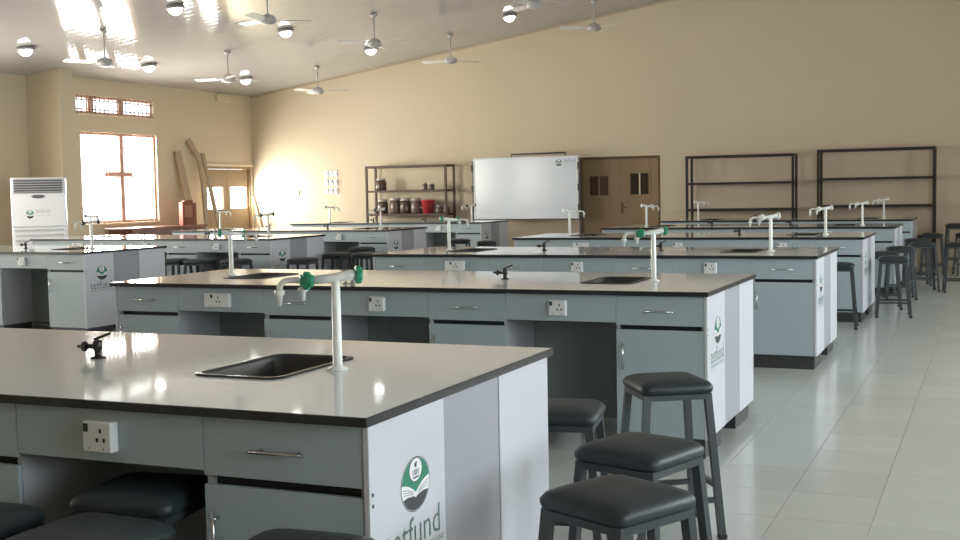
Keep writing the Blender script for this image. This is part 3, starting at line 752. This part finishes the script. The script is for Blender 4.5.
# ------------------------------------------------------------------ floor standing air conditioner
def air_con():
    x0, x1, y0, y1, h_ = -15.335, -14.465, 15.55, 15.95, 1.845
    root = empty('air_conditioner', ((x0+x1)/2, (y0+y1)/2, 0), R(40)); tag(root, 'white floor standing air conditioner against the pillar left of the window', 'air conditioner')
    w2, d2 = (x1-x0)/2, (y1-y0)/2
    b = MB(); b.box(-w2, w2, -d2+0.03, d2, G, h_, m_ac, 0.02); b.build('shell', root)
    b = MB(); z0, z1 = 1.585, 1.82
    b.box(-w2+0.05, w2-0.05, -d2+0.022, -d2+0.0295, z0, z1, m_acdark); g = b.build('upper_grille', root)
    for k in range(6):
        s = MB(); z = z0+0.02+k*(z1-z0-0.03)/5; s.beam((-w2+0.052, -d2+0.012, z), (w2-0.052, -d2+0.012, z), 0.014, 0.011, m_aclow); s.build('slat', g)
    b = MB(); b.box(-w2+0.002, w2-0.002, -d2+0.005, -d2+0.0295, 1.02, 1.57, m_ac, 0.012); fp = b.build('front_panel', root)
    b = MB(); b.lathe([(0.11,0),(0.11,-0.004)], m_acdark, (0, -d2+0.0045, 1.525), 20, 'y'); b.v = [(x, y, 1.525+(z-1.525)*0.28) for x, y, z in b.v]; b.build('badge', fp)
    b = MB(); b.box(-w2+0.002, w2-0.002, -d2+0.008, -d2+0.0295, 0.08, 1.0, m_ac, 0.012); lp = b.build('lower_panel', root)
    for k in range(5):
        s = MB(); z = 0.60+k*0.085; s.box(-w2+0.05, w2-0.05, -d2-0.004, -d2+0.0075, z, z+0.04, m_aclow, 0.003); s.build('louvre', lp)
    fr = lambda u, v, l: (-0.14+u, -d2+0.005-l, 1.23+v)
    link('emblem', emblem_mesh('emblem', 0.062, 0.075, fr), fp)
    link('lettering', text_mesh('lettering', 'tetfund', 0.11, lambda u, v: (0.07+u*0.7, -d2+0.0042, 1.25+v), m_inkpale), fp)
    link('small_lettering', text_mesh('small_lettering', 'TERTIARY EDUCATION TRUST FUND', 0.026, lambda u, v: (0.07+u*0.55, -d2+0.0042, 1.20+v), m_inkpale), fp)
    ground(root)
air_con()

# ------------------------------------------------------------------ things by the left wall
t = empty('wooden_table', (-15.14, 19.15, 0)); tag(t, 'brown wooden table with a deep edge standing under the bright window', 'table')
b = MB(); b.box(-0.31, 0.31, -1.17, 1.22, 0.865, 0.905, m_tablewood, 0.008); b.build('tabletop', t)
b = MB()
b.box(0.25, 0.275, -1.10, 1.15, 0.72, 0.8645, m_tablewood); b.box(-0.275, -0.25, -1.10, 1.15, 0.72, 0.8645, m_tablewood)
b.box(-0.249, 0.249, -1.10, -1.075, 0.72, 0.8645, m_tablewood); b.box(-0.249, 0.249, 1.125, 1.15, 0.72, 0.8645, m_tablewood); b.build('apron', t)
for sx in (-1, 1):
    for y in (-1.04, 1.09):
        b = MB(); b.box(sx*0.215-0.033, sx*0.215+0.033, y-0.033, y+0.033, G, 0.864, m_tablewood, 0.004); b.build('leg', t)
ground(t)
c = empty('wooden_chair', (-15.12, 20.98, 0), R(90)); 
c.location = (-15.16, 20.16, 0.906); c.rotation_euler = (0, 0, 0)
tag(c, 'red brown wooden box frame standing on the table beneath the planks', 'box')
c.name = 'wooden_box'
b = MB()
b.box(-0.05, 0.05, -0.23, -0.15, 0.0, 0.46, m_redwood, 0.006); b.box(-0.05, 0.05, 0.13, 0.23, 0.0, 0.44, m_redwood, 0.006); b.build('side', c)
b = MB(); b.box(-0.06, 0.06, -0.149, 0.129, 0.0, 0.15, m_redwood, 0.004); b.build('base', c)
b = MB(); b.box(-0.045, 0.045, -0.149, 0.129, 0.39, 0.50, m_redwood, 0.012); b.build('top', c)
b = MB(); b.box(0.02, 0.034, -0.149, 0.129, 0.152, 0.388, mat('worn reddish board', (0.33,0.13,0.09,1), 0.5)); b.build('inner_board', c)

def plank(name, pts, w_, th, lab):
    root = tag(MB_plank(pts, w_, th).build(name), lab, 'plank', 'planks leaning on the left wall'); return root
def MB_plank(pts, w_, th):
    b = MB(); rs = []
    for k, p in enumerate(pts):
        p = Vector(p); d = (Vector(pts[min(k+1,len(pts)-1)])-Vector(pts[max(k-1,0)])).normalized()
        n_ = Vector((1,0,0)); n_ = (n_-d*n_.dot(d)).normalized(); s = d.cross(n_)
        rs.append([p+s*w_/2+n_*th/2, p-s*w_/2+n_*th/2, p-s*w_/2-n_*th/2, p+s*w_/2-n_*th/2])
    b.rings(rs, m_wood, True, False); return b
plank('plank', [(-15.25, 20.72, G+0.006), (-15.36, 20.60, 0.95), (-15.55, 20.40, 2.42)], 0.19, 0.035, 'straight plank leaning behind the red brown box, left of the other planks')
plank('plank', [(-15.24, 21.00, G+0.006), (-15.32, 21.00, 0.93), (-15.38, 21.02, 1.70), (-15.44, 20.98, 2.27), (-15.54, 20.76, 2.66)], 0.13, 0.04, 'tall curved plank leaning against the wall left of the door')
plank('plank', [(-15.08, 21.38, G+0.006), (-15.22, 21.30, 0.81), (-15.50, 21.18, 2.40)], 0.10, 0.04, 'narrow plank leaning across the left edge of the bright door')
plank('plank', [(-15.12, 23.06, G+0.006), (-15.30, 23.02, 0.85), (-15.45, 22.98, 1.45)], 0.10, 0.035, 'short dark plank standing in the corner right of the bright door')

# small wall fittings
v_ = empty('wall_vent', (WL, 22.1, 3.61)); tag(v_, 'small cream box high on the left wall above the bright door', 'vent')
b = MB(); b.box(0.001, 0.07, -0.25, 0.25, -0.085, 0.085, m_lintel, 0.008); b.build('casing', v_)
for k in range(4):
    b = MB(); b.box(0.071, 0.08, -0.22, 0.22, -0.065+k*0.038, -0.05+k*0.038, m_wall); b.build('slat', v_)
for kx in range(3):
    for kz in range(3):
        x, z = -13.66+kx*0.115, 1.54+kz*0.19
        s_ = empty('switch_plate', (x, WB, z)); tag(s_, 'pale switch plate left of the jar rack, %s' % (['left','middle','right'][kx]+' column, '+['bottom','middle','top'][kz]+' row'), 'switch', 'switch plates on the back wall')
        b = MB(); b.box(-0.045, 0.045, -0.02, -0.0008, -0.07, 0.07, m_socket, 0.004); b.build('plate', s_)
        b = MB(); b.lathe([(0.025,0),(0.022,-0.016)], m_fan, (0,-0.0205,0.01), 12, 'y'); b.build('knob', s_)
s_ = empty('wall_socket', (-14.44, WB, 1.51)); tag(s_, 'small white socket plate on the bright wall beside the corner', 'socket')
b = MB(); b.box(-0.06, 0.06, -0.02, -0.0008, -0.06, 0.06, m_socket, 0.004); b.build('plate', s_)
b = MB(); b.box(-0.02, 0.02, -0.024, -0.0205, -0.02, 0.02, m_fan, 0.002); b.build('rocker', s_)

# ------------------------------------------------------------------ ceiling lamps and fans
SL = math.atan(0.146)
ORD = ['first', 'second', 'third', 'fourth', 'fifth', 'sixth', 'seventh', 'eighth']
def make_lamp():
    root = empty('ceiling_lamp')
    b = MB(); b.lathe([(0.05,-0.0005),(0.13,-0.004),(0.15,-0.03),(0.14,-0.055)], m_lampbase, n=20); b.build('lamp_base', root)
    b = MB(); b.lathe([(0.104,-0.0555),(0.106,-0.068),(0.088,-0.10),(0.055,-0.13),(0.02,-0.142)], m_lamp, n=20); b.build('lamp_bowl', root)
    return root
lp = make_lamp(); first = True
LX = [-14.3, -11.35, -8.4, -5.4, -2.4, 0.6]; LY = [21.1, 18.0, 14.95, 11.9, 8.8, 5.7, 2.6, -0.5]
for i_, x in enumerate(LX):
    for j, y in enumerate(LY):
        o = lp if first else copy_tree(lp); first = False
        o.location = (x, y, ceil_z(x)); o.rotation_euler = (0, -SL, 0)
        tag(o, 'glowing round ceiling lamp, %s from the left wall and %s from the back wall' % (ORD[i_], ORD[j]), 'lamp', 'round ceiling lamps')
def make_fan():
    root = empty('ceiling_fan')
    b = MB(); b.lathe([(0.06,-0.012),(0.055,-0.05),(0.02,-0.07)], m_fand, n=14); b.build('canopy', root)
    b = MB(); b.lathe([(0.013,-0.068),(0.013,-0.44)], m_fand, n=8); b.build('down_rod', root)
    b = MB(); b.lathe([(0.03,-0.43),(0.10,-0.46),(0.13,-0.50),(0.125,-0.55),(0.06,-0.58),(0.02,-0.585)], m_fand, n=18); b.build('motor', root)
    for k in range(3):
        a = R(120*k); ca, sa = math.cos(a), math.sin(a)
        b = MB(); P = [(0.12,-0.02),(0.20,-0.02),(0.22,-0.065),(0.62,-0.075),(0.65,-0.05),(0.65,0.05),(0.62,0.075),(0.22,0.065),(0.20,0.02),(0.12,0.02)]
        up_ = [(x*ca-y*sa, x*sa+y*ca, -0.512+y*0.22) for x, y in P]; dn = [(x, y, z-0.006) for x, y, z in up_]
        i = b.add(up_+dn); n_ = len(P); b.face(i[:n_], m_fan); b.face(i[n_:][::-1], m_fan)
        for q in range(n_): b.face((i[q], i[(q+1)%n_], i[n_+(q+1)%n_], i[n_+q]), m_fan)
        b.build('blade', root)
    return root
fan = make_fan(); first = True
FX = [-12.88, -9.85, -6.9, -3.5]; FY = [21.6, 18.45, 15.15, 12.2]
for i_, x in enumerate(FX):
    for j, y in enumerate(FY):
        if (i_, j) not in ((0,0),(0,1),(0,2),(1,0),(1,1),(1,2),(1,3),(2,0),(2,1),(3,0)): continue
        o = fan if first else copy_tree(fan); first = False
        o.location = (x, y, ceil_z(x)); o.rotation_euler = (0, 0, R(17+37*i_+53*j))
        tag(o, 'three bladed white ceiling fan, %s from the left wall and %s from the back wall' % (ORD[i_], ORD[j]), 'fan', 'ceiling fans on down rods')
